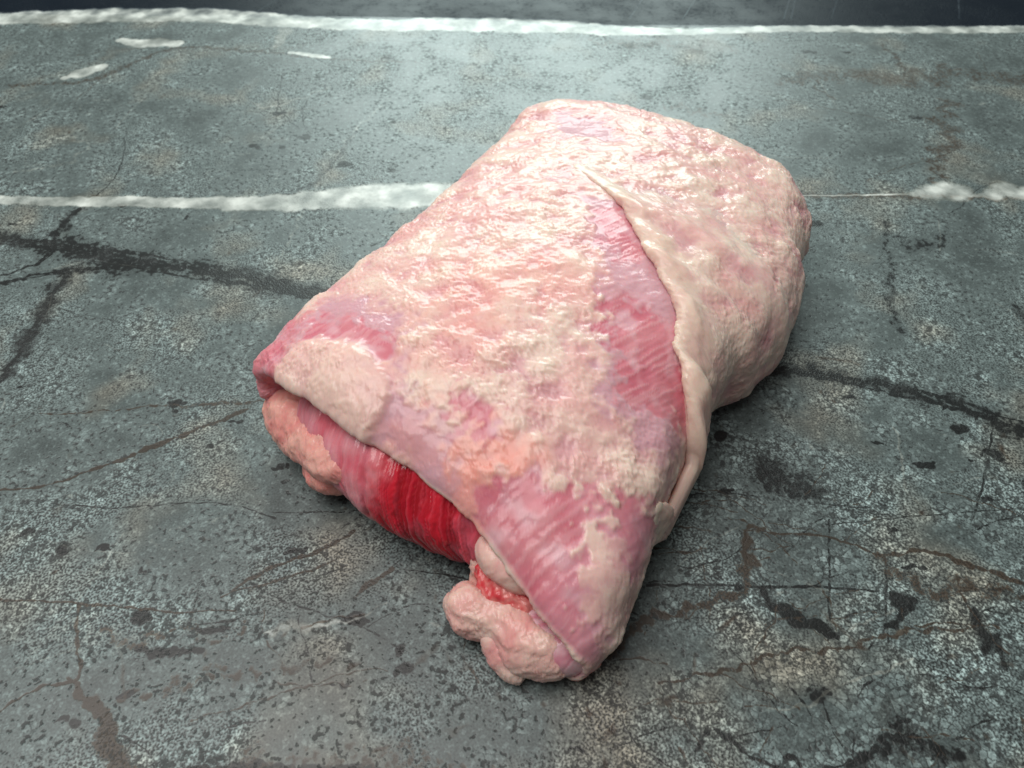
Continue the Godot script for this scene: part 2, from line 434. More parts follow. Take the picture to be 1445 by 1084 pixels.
			if w > 0.0:
				w = clampf(w * (1.0 + 0.25 * b), 0.0, 1.0)
				if w > 0.05 and w < 0.5 and back == 0.0:
					re -= 14.0 * w
					gr -= 22.0 * w
					bl -= 30.0 * w
				re = lerpf(re, 180.0 + 34.0 * b, w)
				gr = lerpf(gr, 184.0 + 34.0 * b, w)
				bl = lerpf(bl, 178.0 + 34.0 * b, w)
				low *= 1.0 - w
			pix[at] = clampi(int(re), 6, 250)
			pix[at + 1] = clampi(int(gr), 6, 250)
			pix[at + 2] = clampi(int(bl), 6, 250)
			rel[at] = clampi(int(140.0 + 16.0 * g - 90.0 * low - 40.0 * rs + 20.0 * b), 0, 255)
			rel[at + 1] = clampi(int(110.0 + 14.0 * g + 8.0 * dr + 34.0 * low + 6.0 * b - 10.0 * w), 30, 255)
			at += 3
	var albedo := ImageTexture.create_from_image(Image.create_from_data(ts, tr, false, Image.FORMAT_RGB8, pix))
	var relief := ImageTexture.create_from_image(Image.create_from_data(ts, tr, false, Image.FORMAT_RGB8, rel))
	var m := StandardMaterial3D.new()
	m.resource_name = "veined_stone"
	m.albedo_texture = albedo
	m.roughness_texture = relief
	m.roughness_texture_channel = BaseMaterial3D.TEXTURE_CHANNEL_GREEN
	m.roughness = 1.0
	m.metallic_specular = 0.5
	m.heightmap_enabled = true
	m.heightmap_texture = relief
	m.heightmap_scale = 0.03
	return m


func quad(to: SurfaceTool, p: Vector3, q: Vector3, r: Vector3, s: Vector3) -> void:
	for e in [p, q, r, p, r, s]:
		var v: Vector3 = e
		var vz := v.z + v.y
		if vz > 0.2401:                    # past the painted stretch the pattern runs back on itself
			vz = 0.48 - vz
		to.set_uv(Vector2((v.x * 1000.0 - tx0) / tw, (vz * 1000.0 - tz0) / th))
		to.add_vertex(v)


func sheet(st: SurfaceTool, m: Material, onto: ArrayMesh) -> ArrayMesh:
	st.set_smooth_group(-1)
	st.generate_normals()
	st.generate_tangents()
	st.set_material(m)
	return st.commit(onto)


# slab, 30 mm thick with a small chamfer
func countertop() -> void:
	var lo := Vector2(-0.9, -1.0)
	var hi := Vector2(0.9, 0.55)
	var c := 0.003
	var n0 := Vector2(-0.33, -0.14)       # the finely painted stretch
	var n1 := Vector2(0.33, 0.24)
	tile(-330, -140, 660, 380, 2048)
	var near_m := stone()
	var whole := ArrayMesh.new()
	var st := SurfaceTool.new()
	st.begin(Mesh.PRIMITIVE_TRIANGLES)
	quad(st, Vector3(n0.x, 0, n0.y), Vector3(n1.x, 0, n0.y), Vector3(n1.x, 0, n1.y), Vector3(n0.x, 0, n1.y))
	whole = sheet(st, near_m, whole)
	tile(-550, -520, 1100, 760, 2048)
	var m := stone()
	st = SurfaceTool.new()
	st.begin(Mesh.PRIMITIVE_TRIANGLES)
	var xs := [lo.x + c, -0.48, -0.2, -0.05, 0.09, hi.x - c]
	for k in xs.size() - 1:
		var za: float = band_edge(xs[k] * 1000.0) * 0.001
		var zb: float = band_edge(xs[k + 1] * 1000.0) * 0.001
		quad(st, Vector3(xs[k], 0, za), Vector3(xs[k + 1], 0, zb), Vector3(xs[k + 1], 0, n0.y), Vector3(xs[k], 0, n0.y))
	quad(st, Vector3(lo.x + c, 0, n0.y), Vector3(n0.x, 0, n0.y), Vector3(n0.x, 0, n1.y), Vector3(lo.x + c, 0, n1.y))
	quad(st, Vector3(n1.x, 0, n0.y), Vector3(hi.x - c, 0, n0.y), Vector3(hi.x - c, 0, n1.y), Vector3(n1.x, 0, n1.y))
	quad(st, Vector3(lo.x + c, 0, n1.y), Vector3(hi.x - c, 0, n1.y), Vector3(hi.x - c, 0, hi.y - c), Vector3(lo.x + c, 0, hi.y - c))
	var loops := []
	for r in [[0.0, c], [c, 0.0], [0.03, 0.0]]:
		var y: float = -r[0]
		var i: float = r[1]
		loops.append([Vector3(lo.x + i, y, lo.y + i), Vector3(hi.x - i, y, lo.y + i), Vector3(hi.x - i, y, hi.y - i), Vector3(lo.x + i, y, hi.y - i)])
	for k in 2:
		for j in 4:
			quad(st, loops[k][(j + 1) % 4], loops[k][j], loops[k + 1][j], loops[k + 1][(j + 1) % 4])
	quad(st, loops[2][3], loops[2][2], loops[2][1], loops[2][0])
	whole = sheet(st, m, whole)
	var far_m: StandardMaterial3D = m.duplicate()
	far_m.resource_name = "black_stone"
	far_m.metallic_specular = 0.22
	st = SurfaceTool.new()
	st.begin(Mesh.PRIMITIVE_TRIANGLES)
	for k in xs.size() - 1:
		var za: float = band_edge(xs[k] * 1000.0) * 0.001
		var zb: float = band_edge(xs[k + 1] * 1000.0) * 0.001
		quad(st, Vector3(xs[k], 0, lo.y + c), Vector3(xs[k + 1], 0, lo.y + c), Vector3(xs[k + 1], 0, zb), Vector3(xs[k], 0, za))
	whole = sheet(st, far_m, whole)
	var o := MeshInstance3D.new()
	o.name = "countertop"
	o.mesh = whole
	tag(o, "dark grey green polished stone worktop with white and rust veins", "worktop", "structure")
	add_child(o)


# -------------------------------------------------------------------- surfaces of the meat (local mm: x along the roll, y up, z across)
func cat(a: Vector3, b: Vector3, c: Vector3, d: Vector3, t: float) -> Vector3:
	return b.cubic_interpolate(c, a, d, t)


# rings of equal length -> dense grid [positions, nu, nv], closed around
func loft(rings: Array, res: float, coarse := PackedInt32Array()) -> Array:
	var ku := rings.size()
	var kv: int = rings[0].size()
	var around := []                       # samples per segment around
	for j in kv:
		var far := 0.0
		for k in ku:
			far = maxf(far, rings[k][j].distance_to(rings[k][(j + 1) % kv]))
		var n := maxi(2, int(far * 0.85 / res))
		around.append(maxi(2, n / 6) if j in coarse else n)
	var rows := []
	for k in ku - 1:
		var far := 0.0
		for j in kv:
			far = maxf(far, rings[k][j].distance_to(rings[k + 1][j]))
		var n := maxi(2, int(far / res))
		for i in n + (1 if k == ku - 2 else 0):
			rows.append([k, float(i) / n])
	var out := PackedVector3Array()
	var nv := 0
	for j in kv:
		nv += around[j]
	for row in rows:
		var k: int = row[0]
		var f: float = row[1]
		var r0: Array = rings[maxi(k - 1, 0)]
		var r1: Array = rings[k]
		var r2: Array = rings[k + 1]
		var r3: Array = rings[mini(k + 2, ku - 1)]
		var loop := PackedVector3Array()
		for j in kv:
			loop.append(cat(r0[j], r1[j], r2[j], r3[j], f))
		for j in kv:
			var n: int = around[j]
			for i in n:
				out.append(cat(loop[(j + kv - 1) % kv], loop[j], loop[(j + 1) % kv], loop[(j + 2) % kv], float(i) / n))
	return [out, rows.size(), nv]


func grid_normals(p: PackedVector3Array, nu: int, nv: int, wrap: bool) -> PackedVector3Array:
	var out := PackedVector3Array()
	out.resize(p.size())
	for i in nu:
		var i0 := maxi(i - 1, 0) * nv
		var i1 := mini(i + 1, nu - 1) * nv
		for j in nv:
			var j0 := (j - 1 + nv) % nv if wrap else maxi(j - 1, 0)
			var j1 := (j + 1) % nv if wrap else mini(j + 1, nv - 1)
			var n := (p[i1 + j] - p[i0 + j]).cross(p[i * nv + j1] - p[i * nv + j0])
			var far := n.length()
			out[i * nv + j] = n / far if far > 1e-9 else Vector3.UP
	return out


func skin(called: String, g: Array, shade: Callable, mat: Material, parent: Node3D, wrap := true, flip := false, keep := false) -> MeshInstance3D:
	var p: PackedVector3Array = g[0]
	var nu: int = g[1]
	var nv: int = g[2]
	var n := grid_normals(p, nu, nv, wrap)
	if flip:
		for i in n.size():
			n[i] = -n[i]
	if keep:
		bnu = nu
		bnv = nv
	var moved := PackedVector3Array()
	moved.resize(p.size())
	var tint := PackedColorArray()
	tint.resize(p.size())
	for i in p.size():
		shade.call(p[i], n[i], float(i / nv) / (nu - 1), float(i % nv) / nv)
		var q := p[i] + n[i] * od
		q.y = maxf(q.y, 0.5)
		moved[i] = q
		tint[i] = oc
	n = grid_normals(moved, nu, nv, wrap)
	if flip:
		for i in n.size():
			n[i] = -n[i]
	if keep:
		bpos = moved
		bnrm = n
	var index := PackedInt32Array()
	var cols := nv if wrap else nv - 1
	for i in nu - 1:
		for j in cols:
			var a := i * nv + j
			var b := i * nv + (j + 1) % nv
			var c := a + nv
			var d := b + nv
			if flip:
				index.append_array([a, c, b, b, c, d])
			else:
				index.append_array([a, b, c, b, d, c])
	for i in moved.size():
		moved[i] *= 0.001
	var arr := []
	arr.resize(Mesh.ARRAY_MAX)
	arr[Mesh.ARRAY_VERTEX] = moved
	arr[Mesh.ARRAY_NORMAL] = n
	arr[Mesh.ARRAY_COLOR] = tint
	arr[Mesh.ARRAY_INDEX] = index
	var me := ArrayMesh.new()
	me.add_surface_from_arrays(Mesh.PRIMITIVE_TRIANGLES, arr)
	me.surface_set_material(0, mat)
	var o := MeshInstance3D.new()
	o.name = called
	o.mesh = me
	parent.add_child(o, true)
	return o


# a lump along a spine: points with half widths across (w) and half heights (h)
func tube(spine: Array, res: float, m := 12) -> Array:
	var rings := []
	var k := spine.size()
	for i in k:
		var p: Vector3 = spine[i][0]
		var a: Vector3 = spine[maxi(i - 1, 0)][0]
		var b: Vector3 = spine[mini(i + 1, k - 1)][0]
		var t := (b - a).normalized()
		var side := t.cross(Vector3.UP)
		side = side.normalized() if side.length() > 0.05 else Vector3.RIGHT
		var up := side.cross(t).normalized()
		var r := []
		for j in m:
			var an := TAU * j / m
			r.append(p + side * cos(an) * float(spine[i][1]) + up * sin(an) * float(spine[i][2]))
		if i == 0:
			var e := []
			for q in r:
				e.append(p + (q - p) * 0.03 - t * 0.35 * spine[i][1])
			rings.append(e)
		rings.append(r)
		if i == k - 1:
			var e := []
			for q in r:
				e.append(p + (q - p) * 0.03 + t * 0.35 * spine[i][1])
			rings.append(e)
	return loft(rings, res)


# -------------------------------------------------------------------- where lean shows through the fat: signed distances on a 2 mm grid
const GS0 := -180
const GT0 := -130
const GSN := 200
const GTN := 132
var lean_sd := PackedFloat32Array()
var thin_sd := PackedFloat32Array()
var thick_sd := PackedFloat32Array()
var bits_sd := PackedFloat32Array()
var flap_d := 0.0


func poly_sd(polys: Array) -> PackedFloat32Array:
	var out := PackedFloat32Array()
	out.resize(GSN * GTN)
	out.fill(-99.0)
	for poly in polys:
		var pv := PackedVector2Array(poly)
		var lo := pv[0]
		var hi := pv[0]
		for q in pv:
			lo = lo.min(q)
			hi = hi.max(q)
		for i in range(clampi(int((lo.x - 24 - GS0) / 2), 0, GSN), clampi(int((hi.x + 26 - GS0) / 2), 0, GSN)):
			for j in range(clampi(int((lo.y - 24 - GT0) / 2), 0, GTN), clampi(int((hi.y + 26 - GT0) / 2), 0, GTN)):
				var p := Vector2(GS0 + 2 * i, GT0 + 2 * j)
				var d := 1e9
				for e in pv.size():
					d = minf(d, Geometry2D.get_closest_point_to_segment(p, pv[e], pv[(e + 1) % pv.size()]).distance_to(p))
				if not Geometry2D.is_point_in_polygon(p, pv):
					d = -d
				out[i * GTN + j] = maxf(out[i * GTN + j], d)
	return out


func look(f: PackedFloat32Array, s: float, t: float) -> float:
	var x := clampf((s - GS0) * 0.5, 0.0, GSN - 1.01)
	var y := clampf((t - GT0) * 0.5, 0.0, GTN - 1.01)
	var i := int(x)
	var j := int(y)
	var a := i * GTN + j
	return lerpf(lerpf(f[a], f[a + 1], y - j), lerpf(f[a + GTN], f[a + GTN + 1], y - j), x - i)


const BLOOD := [Vector4(-116, 26, 13, 0.9), Vector4(-136, 28, 14, 0.8), Vector4(-112, 40, 9, 0.7), Vector4(-45, -21, 26, 0.45), Vector4(-85, -15, 22, 0.3), Vector4(-128, -6, 14, 0.3), Vector4(-20, 10, 20, 0.3)]


func fat_colour(p: Vector3, hill: float, thin: float) -> Color:
	var cream := Color(0.77, 0.585, 0.495)
	var rose := Color(0.72, 0.40, 0.375)
	var lilac := Color(0.60, 0.33, 0.37)
	var mixv := clampf(0.48 + 0.14 * ss(20.0, -70.0, p.z) + 0.9 * n_tint.get_noise_3d(p.x, p.y, p.z) - 0.6 * hill, 0.0, 1.0)
	var c := cream.lerp(rose, mixv)
	c = c.lerp(Color(0.62, 0.25, 0.25), ss(-0.1, -0.75, hill) * 0.5)
	return c.lerp(lilac, clampf(thin, 0.0, 1.0))


# relief of fat at p: puffed lobules with creases between, stretched and swirled, strong in places and faint in others
var fat_hill := 0.0
func fat_relief(p: Vector3) -> float:
	var q := Vector3(p.x * 0.86 - p.z * 0.5, p.y, (p.x * 0.5 + p.z * 0.86) * 0.88)
	var puff := n_puff.get_noise_3d(q.x, q.y, q.z)          # -1 at the middle of a lobule
	var fat := n_fat.get_noise_3d(q.x, q.y, q.z)
	var fold := 1.0 - absf(n_fold.get_noise_3d(q.x, q.y, q.z)) * 3.2
	var reg := clampf(0.5 + 1.1 * n_mid.get_noise_3d(p.z * 0.7, 50.0, p.x * 0.7), 0.1, 1.0)
	fat_hill = clampf(-0.58 - puff, -0.5, 0.42) * 1.5 * reg + fat * 0.75 + maxf(fold, 0.0) * 0.3 * reg
	return 1.75 * fat_hill + (0.2 * n_fine.get_noise_3d(q.x, q.y, q.z) + 0.17 * n_grit.get_noise_3d(q.x, q.y, q.z)) * (0.35 + reg)


func shade_body(p: Vector3, n: Vector3, u: float, v: float) -> void:
	var s := p.x
	var t := p.z
	var wob := n_warp.get_noise_3d(s, p.y, t)
	var lump := n_mid.get_noise_3d(s, p.y, t)
	var relief := fat_relief(p)
	var hill := fat_hill
	var up := ss(0.0, 0.4, n.y)
	var web := n_fine.get_noise_3d(t, 33.0, s)
	var m := ss(-4.0, 3.0, look(lean_sd, s, t) + 8.0 * wob - 5.0 * hill + 4.5 * web) * up
	var mh := ss(-7.0, 5.0, look(lean_sd, s, t) + 6.0 * wob - 4.0 * hill) * up
	var bit := ss(-2.0, 3.5, look(bits_sd, s, t) + 9.0 * wob + 5.0 * web)
	m *= 1.0 - 0.85 * bit
	mh *= 1.0 - 0.4 * bit
	var th := ss(-6.0, 5.0, look(thin_sd, s, t) + 9.0 * wob + 4.0 * lump) * up
	var tongue := ss(-3.5, 3.5, look(thick_sd, s, t) + 1.5 * wob + 5.0 * lump) * ss(-0.5, 0.1, n.y)
	# the rolled side wall at the corner by the open end is bare lean
	var wall := ss(66.0, 56.0, p.y + 6.0 * wob) * ss(-84.0, -104.0, s + 14.0 * wob) * ss(-82.0, -89.0, t + 3.0 * wob)
	m = maxf(m, wall) * (1.0 - tongue)
	th *= 1.0 - tongue
	od = 1.5 * n_big.get_noise_3d(s, p.y, t) + 0.8 * lump
	od += (1.0 - mh) * (1.3 + relief * (1.0 - 0.45 * th) - 0.6 * th) + 2.0 * tongue
	var c := fat_colour(p, hill, maxf(th, ss(-0.05, -0.55, hill) * 0.45))
	c = c.lerp(Color(0.77, 0.53, 0.46), tongue * 0.6)
	# lean
	var fdir := t * 0.93 - s * 0.36
	var along := s * 0.93 + t * 0.36
	var fib := n_fib.get_noise_2d(fdir * (0.40 if s > -85.0 else 0.27) + wob * 0.3, along * 0.02)
	var lean_c := Color(0.57, 0.15, 0.195).lerp(Color(0.65, 0.26, 0.29), clampf(0.4 + 0.8 * n_tint.get_noise_3d(t, s, 40.0) + 0.5 * lump, 0.0, 1.0))
	lean_c = lean_c.lerp(Color(0.76, 0.44, 0.46), clampf(fib * 2.0 - 0.2, 0.0, 0.36) * (1.0 if s > -85.0 else 0.8))
	lean_c = lean_c.lerp(Color(0.74, 0.50, 0.54), ss(0.1, 0.55, n_mid.get_noise_3d(t * 1.3, 90.0, s * 1.3)) * 0.5)
	lean_c = lean_c.lerp(Color(0.66, 0.36, 0.43), ss(64.0, 92.0, t + 12.0 * lump) * ss(-85.0, -110.0, s) * 0.4)
	od += m * (fib * 0.25 + 0.3 * wob)
	for e in BLOOD:
		var d: float = Vector2(s - e.x, t - e.y).length() / e.z
		if d < 1.6:
			var a: float = e.w * ss(1.6, 0.2, d + 0.7 * wob + 0.3 * hill)
			c = c.lerp(Color(0.80, 0.30, 0.24), a * 0.75)
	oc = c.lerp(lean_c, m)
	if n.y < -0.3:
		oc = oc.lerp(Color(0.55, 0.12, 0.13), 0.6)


func shade_flap(p: Vector3, n: Vector3, u: float, v: float) -> void:
	var wob := n_warp.get_noise_3d(p.x, p.y, p.z)
	var lump := n_mid.get_noise_3d(p.x, p.y, p.z)
	var relief := fat_relief(p * 1.0 + Vector3(0, 7, 0))
	var hill := fat_hill
	var lip := ss(22.0, 6.0, flap_d)
	od = 0.8 * lump + relief * (0.65 - 0.1 * lip) + 0.3
	var band := ss(0.0, 16.0, (p.x * 0.77 + p.z * 0.64) - 112.0 + 14.0 * wob + 12.0 * lump)
	var c := fat_colour(p, hill + 0.25, maxf(0.55 * band, ss(-0.05, -0.55, hill) * 0.4))
	c = c.lerp(Color(0.78, 0.58, 0.46), lip * 0.5)
	# bare lean at the turned-down rear corner
	var d := Vector3((p.x - 76.0) / 24.0, (p.y - 54.0) / 21.0, (p.z - 90.0) / 19.0).length()
	var m := maxf(ss(1.15, 0.85, d + 0.5 * wob + 0.2 * hill), ss(0.32, 0.5, lump + 0.4 * wob) * band * 0.8)
	oc = c.lerp(Color(0.62, 0.22, 0.25).lerp(Color(0.70, 0.34, 0.36), 0.5 + wob), m * 0.85)
	od -= m * 1.0


func shade_core(p: Vector3, n: Vector3, u: float, v: float) -> void:
	var wob := n_warp.get_noise_3d(p.x, p.y, p.z)
	var lump := n_mid.get_noise_3d(p.x, p.y, p.z)
	var band := p.z + 0.35 * (p.y - 20.0)                       # strands run up and over, a little slanted
	var fib := n_fib.get_noise_2d(band * 0.13 + wob * 0.25, p.y * 0.012 + 20.0)
	var fine := n_fib.get_noise_2d(band * 0.55 + wob * 0.5, p.y * 0.02 + 60.0)
	var deep := ss(-30.0, -6.0, p.z + 8.0 * wob)
	od = 1.2 * lump + fib * lerpf(0.9, 1.5, deep) + fine * lerpf(0.35, 0.75, deep) + 0.2 * wob
	var red := Color(0.54, 0.016, 0.034).lerp(Color(0.34, 0.008, 0.018), clampf(0.3 - 2.2 * fib, 0.0, 1.0))
	red = red.lerp(Color(0.60, 0.06, 0.085), clampf(fine * 1.3 - 0.2, 0.0, 0.5))
	var pink := Color(0.62, 0.13, 0.17).lerp(Color(0.72, 0.36, 0.39), clampf(0.35 + 0.8 * lump + 0.8 * fib, 0.0, 1.0))
	oc = pink.lerp(red, deep)
	# a thin pale skin low down and towards the far end
	var film := ss(0.1, 0.5, lump + 0.5 * fine) * 0.45 * (1.0 - 0.6 * deep) + 0.4 * ss(20.0, 34.0, p.z + 6.0 * wob)
	oc = oc.lerp(Color(0.62, 0.16, 0.22), clampf(film, 0.0, 0.7))


func shade_rolled(p: Vector3, n: Vector3, u: float, v: float) -> void:
	var wob := n_warp.get_noise_3d(p.x, p.y, p.z)
	var fib := n_fib.get_noise_2d((p.z - 0.3 * p.x) * 0.35 + wob, p.y * 0.05)
	od = 0.5 * n_mid.get_noise_3d(p.x * 1.5, p.y, p.z * 1.5) + 0.3 * fib
	oc = Color(0.60, 0.22, 0.28).lerp(Color(0.70, 0.42, 0.46), clampf(0.45 + 1.4 * fib + wob, 0.0, 1.0))


func shade_scrap(p: Vector3, n: Vector3, u: float, v: float) -> void:
	var relief := fat_relief(p * 1.6)
	var fine := n_fine.get_noise_3d(p.x * 1.5, p.y * 1.5, p.z * 1.5)
	od = relief * 0.9 + 1.6 * n_mid.get_noise_3d(p.x * 2.5, p.y * 2.5, p.z * 2.5)
	oc = Color(0.58, 0.05, 0.06).lerp(Color(0.72, 0.24, 0.22), clampf(0.35 + 1.2 * fine - 0.8 * fat_hill, 0.0, 1.0))


var lobe_tint := Color.WHITE
var lobe_rough := 1.0
func shade_lobe(p: Vector3, n: Vector3, u: float, v: float) -> void:
	var relief := fat_relief(p * 1.1 + Vector3(40, 11, 5))
	od = lobe_rough * (relief * 0.4 + 0.7 * maxf(1.0 - absf(n_fold.get_noise_3d(p.x * 1.5, p.y * 1.5, p.z * 1.5)) * 3.4, -0.2) + 1.6 * n_mid.get_noise_3d(p.x * 1.6, p.y * 1.6, p.z * 1.6))
	oc = Color(0.78, 0.52, 0.45).lerp(Color(0.74, 0.34, 0.32), clampf(0.35 - 0.9 * fat_hill + 0.7 * n_tint.get_noise_3d(p.x * 2.0, p.y, p.z * 2.0), 0.0, 1.0)) * lobe_tint


# local ridge of the folded-over flap: z (across) where its lip runs, for each x (along)
func lip_at(s: float) -> float:
	var k := [Vector2(-110, 96), Vector2(-92, 93), Vector2(-76, 93), Vector2(-55, 90), Vector2(-39, 80), Vector2(-26, 70), Vector2(3, 50), Vector2(30, 22), Vector2(45, 3), Vector2(80, -42)]
	for i in k.size() - 1:
		if s <= k[i + 1].x:
			return k[i].cubic_interpolate(k[i + 1], k[maxi(i - 1, 0)], k[mini(i + 2, k.size() - 1)], clampf((s - k[i].x) / (k[i + 1].x - k[i].x), 0.0, 1.0)).y
	return -42.0


func build_meat() -> void:
	meat = Node3D.new()
	meat.name = "meat_joint"
	meat.position = Vector3(0.03, 0, -0.02)
	meat.rotation.y = atan2(0.849, 0.529)
	tag(meat, "raw boneless meat joint, pink lean under pale fat, folded and rolled up", "meat joint")
	add_child(meat)
	flesh = flesh_material("fat", 0.46, 0.22)
	lean = flesh_material("lean", 0.3, 0.12)
	lean_sd = poly_sd([
		[Vector2(34, -9), Vector2(43, 3), Vector2(33, 24), Vector2(16, 42), Vector2(8, 40), Vector2(8, 22), Vector2(17, 7)],
		[Vector2(-20, 26), Vector2(-11, 43), Vector2(-13, 66), Vector2(-49, 90), Vector2(-61, 74), Vector2(-67, 63), Vector2(-49, 48)],
		[Vector2(-106, -86), Vector2(-96, -84), Vector2(-91, -58), Vector2(-93, -35), Vector2(-104, -40), Vector2(-107, -66)],
		[Vector2(-107, 2), Vector2(-98, 5), Vector2(-101, 20), Vector2(-111, 23), Vector2(-115, 11)],
		[Vector2(-156, 28), Vector2(-128, 34), Vector2(-116, 50), Vector2(-110, 70), Vector2(-91, 95), Vector2(-95, 116), Vector2(-129, 116), Vector2(-166, 116), Vector2(-164, 82), Vector2(-160, 54)],
	])
	thin_sd = poly_sd([
		[Vector2(-136, -39), Vector2(-110, -28), Vector2(-115, -12), Vector2(-122, 12), Vector2(-138, 40), Vector2(-143, 26), Vector2(-134, -9)],
		[Vector2(137, -84), Vector2(139, -55), Vector2(117, -29), Vector2(106, -47), Vector2(112, -75)],
		[Vector2(-20, 30), Vector2(45, -20), Vector2(50, 5), Vector2(0, 60), Vector2(-60, 90), Vector2(-80, 80), Vector2(-70, 50)],
		[Vector2(-110, -95), Vector2(-80, -90), Vector2(-80, -40), Vector2(-105, -30)],
	])
	bits_sd = poly_sd([
		[Vector2(-114, 84), Vector2(-117, 74), Vector2(-124, 70), Vector2(-132, 80), Vector2(-140, 84), Vector2(-152, 90), Vector2(-148, 112), Vector2(-124, 112), Vector2(-122, 92)],
		[Vector2(12, 34), Vector2(2, 58), Vector2(-16, 60), Vector2(-16, 40), Vector2(0, 28)],
	])
	thick_sd = poly_sd([[Vector2(-119, -84), Vector2(-104, -74), Vector2(-101, -60), Vector2(-104, -42), Vector2(-112, -28), Vector2(-124, -22), Vector2(-150, -28), Vector2(-150, -84)]])
	body()
	flap()
	inside()
	shreds()


func flesh_material(called: String, rough: float, scatter: float) -> StandardMaterial3D:
	var m := StandardMaterial3D.new()
	m.resource_name = called
	m.vertex_color_use_as_albedo = true
	m.roughness = rough
	m.metallic_specular = 0.33
	m.clearcoat_enabled = true
	m.clearcoat = 0.32
	m.clearcoat_roughness = 0.08
	m.subsurf_scatter_enabled = true
	m.subsurf_scatter_strength = scatter
	var nt := NoiseTexture2D.new()
	nt.width = 512
	nt.height = 512
	nt.seamless = true
	var wr := noise(FastNoiseLite.new(), 71, 48.0, 3, FastNoiseLite.TYPE_CELLULAR)
	wr.cellular_return_type = FastNoiseLite.RETURN_DISTANCE
	wr.domain_warp_enabled = true
	wr.domain_warp_amplitude = 40.0
	wr.domain_warp_frequency = 1.0 / 60.0
	nt.noise = wr
	m.uv1_triplanar = true
	m.uv1_scale = Vector3(28, 28, 28)
	m.heightmap_enabled = true
	m.heightmap_texture = nt
	m.heightmap_scale = -0.014
	return m


# x = along, loops go: under middle, under left, low left, left, left shoulder, five tops, right shoulder, right, low right, under right
func ring_at(s: float, skew: Callable, under: float, left: Array, tops: Array, right: Array) -> Array:
	var r := [Vector3(0, under, 0)]
	for e in left:
		r.append(Vector3(0, e[1], e[0]))
	var tz := [-62.0, -32.0, 0.0, 32.0, 62.0]
	for k in 5:
		r.append(Vector3(0, tops[k], tz[k]))
	for e in right:
		r.append(Vector3(0, e[1], e[0]))
	for k in r.size():
		r[k].x = s + skew.call(r[k].z)
	return r


func body() -> void:
	var turn := [Vector2(-110, 1), Vector2(-97, 0), Vector2(5, -9), Vector2(40, -14), Vector2(61, -23), Vector2(84, -33), Vector2(102, -32)]
	var front := func(t):
		for i in turn.size() - 1:
			if t <= turn[i + 1].x:
				return lerpf(turn[i].y, turn[i + 1].y, (t - turn[i].x) / (turn[i + 1].x - turn[i].x))
		return -32.0
	var mid := func(t): return -0.05 * t
	var none := func(_t): return 0.0
	var rear := func(t): return -0.0115 * pow(maxf(0.0, t - 30.0), 2.0) - 0.0012 * pow(minf(0.0, t + 20.0), 2.0)
	var rings := []
	# the lip of the open end: it turns under and runs back inside
	rings.append(ring_at(-100, front, 34, [[-40, 36], [-62, 36], [-70, 38], [-62, 42]], [46, 45, 43, 38, 31], [[74, 26], [80, 18], [72, 15], [50, 22]]))
	rings.append(ring_at(-118, front, 32, [[-60, 30], [-86, 27], [-94, 36], [-87, 46]], [49, 48, 45, 40, 33], [[84, 27], [90, 17], [84, 9], [60, 20]]))
	rings.append(ring_at(-125, front, 33, [[-62, 28], [-89, 23], [-100, 36], [-91, 50]], [53, 52, 49, 44, 37], [[87, 30], [95, 17], [88, 6], [60, 20]]))
	rings.append(ring_at(-124, front, 35, [[-62, 28], [-91, 21], [-103, 36], [-95, 53]], [58, 57, 54, 50, 43], [[90, 34], [99, 18], [91, 4], [62, 20]]))
	rings.append(ring_at(-114, front, 36, [[-60, 29], [-91, 21], [-105, 37], [-97, 56]], [64, 65, 62, 57, 50], [[91, 39], [101, 20], [93, 3], [62, 18]]))
	rings.append(ring_at(-90, front, 30, [[-60, 16], [-88, 12], [-104, 38], [-97, 59]], [69, 72, 71, 66, 58], [[90, 46], [99, 24], [92, 3], [62, 4]]))
	rings.append(ring_at(-55, mid, 1, [[-62, 1], [-88, 5], [-102, 36], [-96, 60]], [71, 76, 77, 73, 65], [[84, 51], [90, 26], [86, 4], [62, 1]]))
	rings.append(ring_at(-10, none, 1, [[-62, 1], [-86, 5], [-101, 34], [-96, 59]], [71, 76, 78, 76, 69], [[80, 54], [84, 27], [78, 4], [60, 1]]))
	rings.append(ring_at(20, none, 1, [[-62, 1], [-86, 5], [-102, 33], [-97, 58]], [70, 75, 77, 76, 69], [[88, 54], [97, 29], [92, 4], [62, 1]]))
	rings.append(ring_at(50, none, 1, [[-62, 1], [-86, 5], [-103, 33], [-98, 57]], [69, 73, 75, 74, 68], [[91, 54], [102, 29], [97, 4], [64, 1]]))
	rings.append(ring_at(90, none, 1, [[-62, 1], [-88, 5], [-108, 32], [-103, 54]], [66, 70, 71, 69, 63], [[90, 49], [99, 28], [92, 4], [62, 1]]))
	rings.append(ring_at(132, rear, 1, [[-62, 1], [-90, 5], [-113, 30], [-107, 50]], [61, 64, 65, 62, 57], [[86, 46], [94, 27], [88, 4], [60, 1]]))
	rings.append(ring_at(163, rear, 1, [[-60, 2], [-88, 6], [-115, 30], [-112, 49]], [59, 60, 59, 56, 53], [[81, 42], [88, 25], [83, 5], [58, 2]]))
	rings.append(ring_at(180, rear, 5, [[-56, 6], [-80, 10], [-108, 28], [-105, 43]], [51, 52, 50, 47, 45], [[76, 36], [82, 25], [78, 10], [55, 6]]))
	rings.append(ring_at(187, rear, 20, [[-34, 20], [-52, 21], [-70, 26], [-64, 31]], [30, 31, 31, 31, 30], [[40, 27], [44, 25], [42, 20], [30, 20]]))
	var g := loft(rings, RES, PackedInt32Array([0, 1, 12, 13]))
	base_n = grid_normals(g[0], g[1], g[2], true)
	for i in base_n.size():
		base_n[i] = -base_n[i]
	base = g
	skin("fat_covered_roll", g, shade_body, flesh, meat, true, true, true)


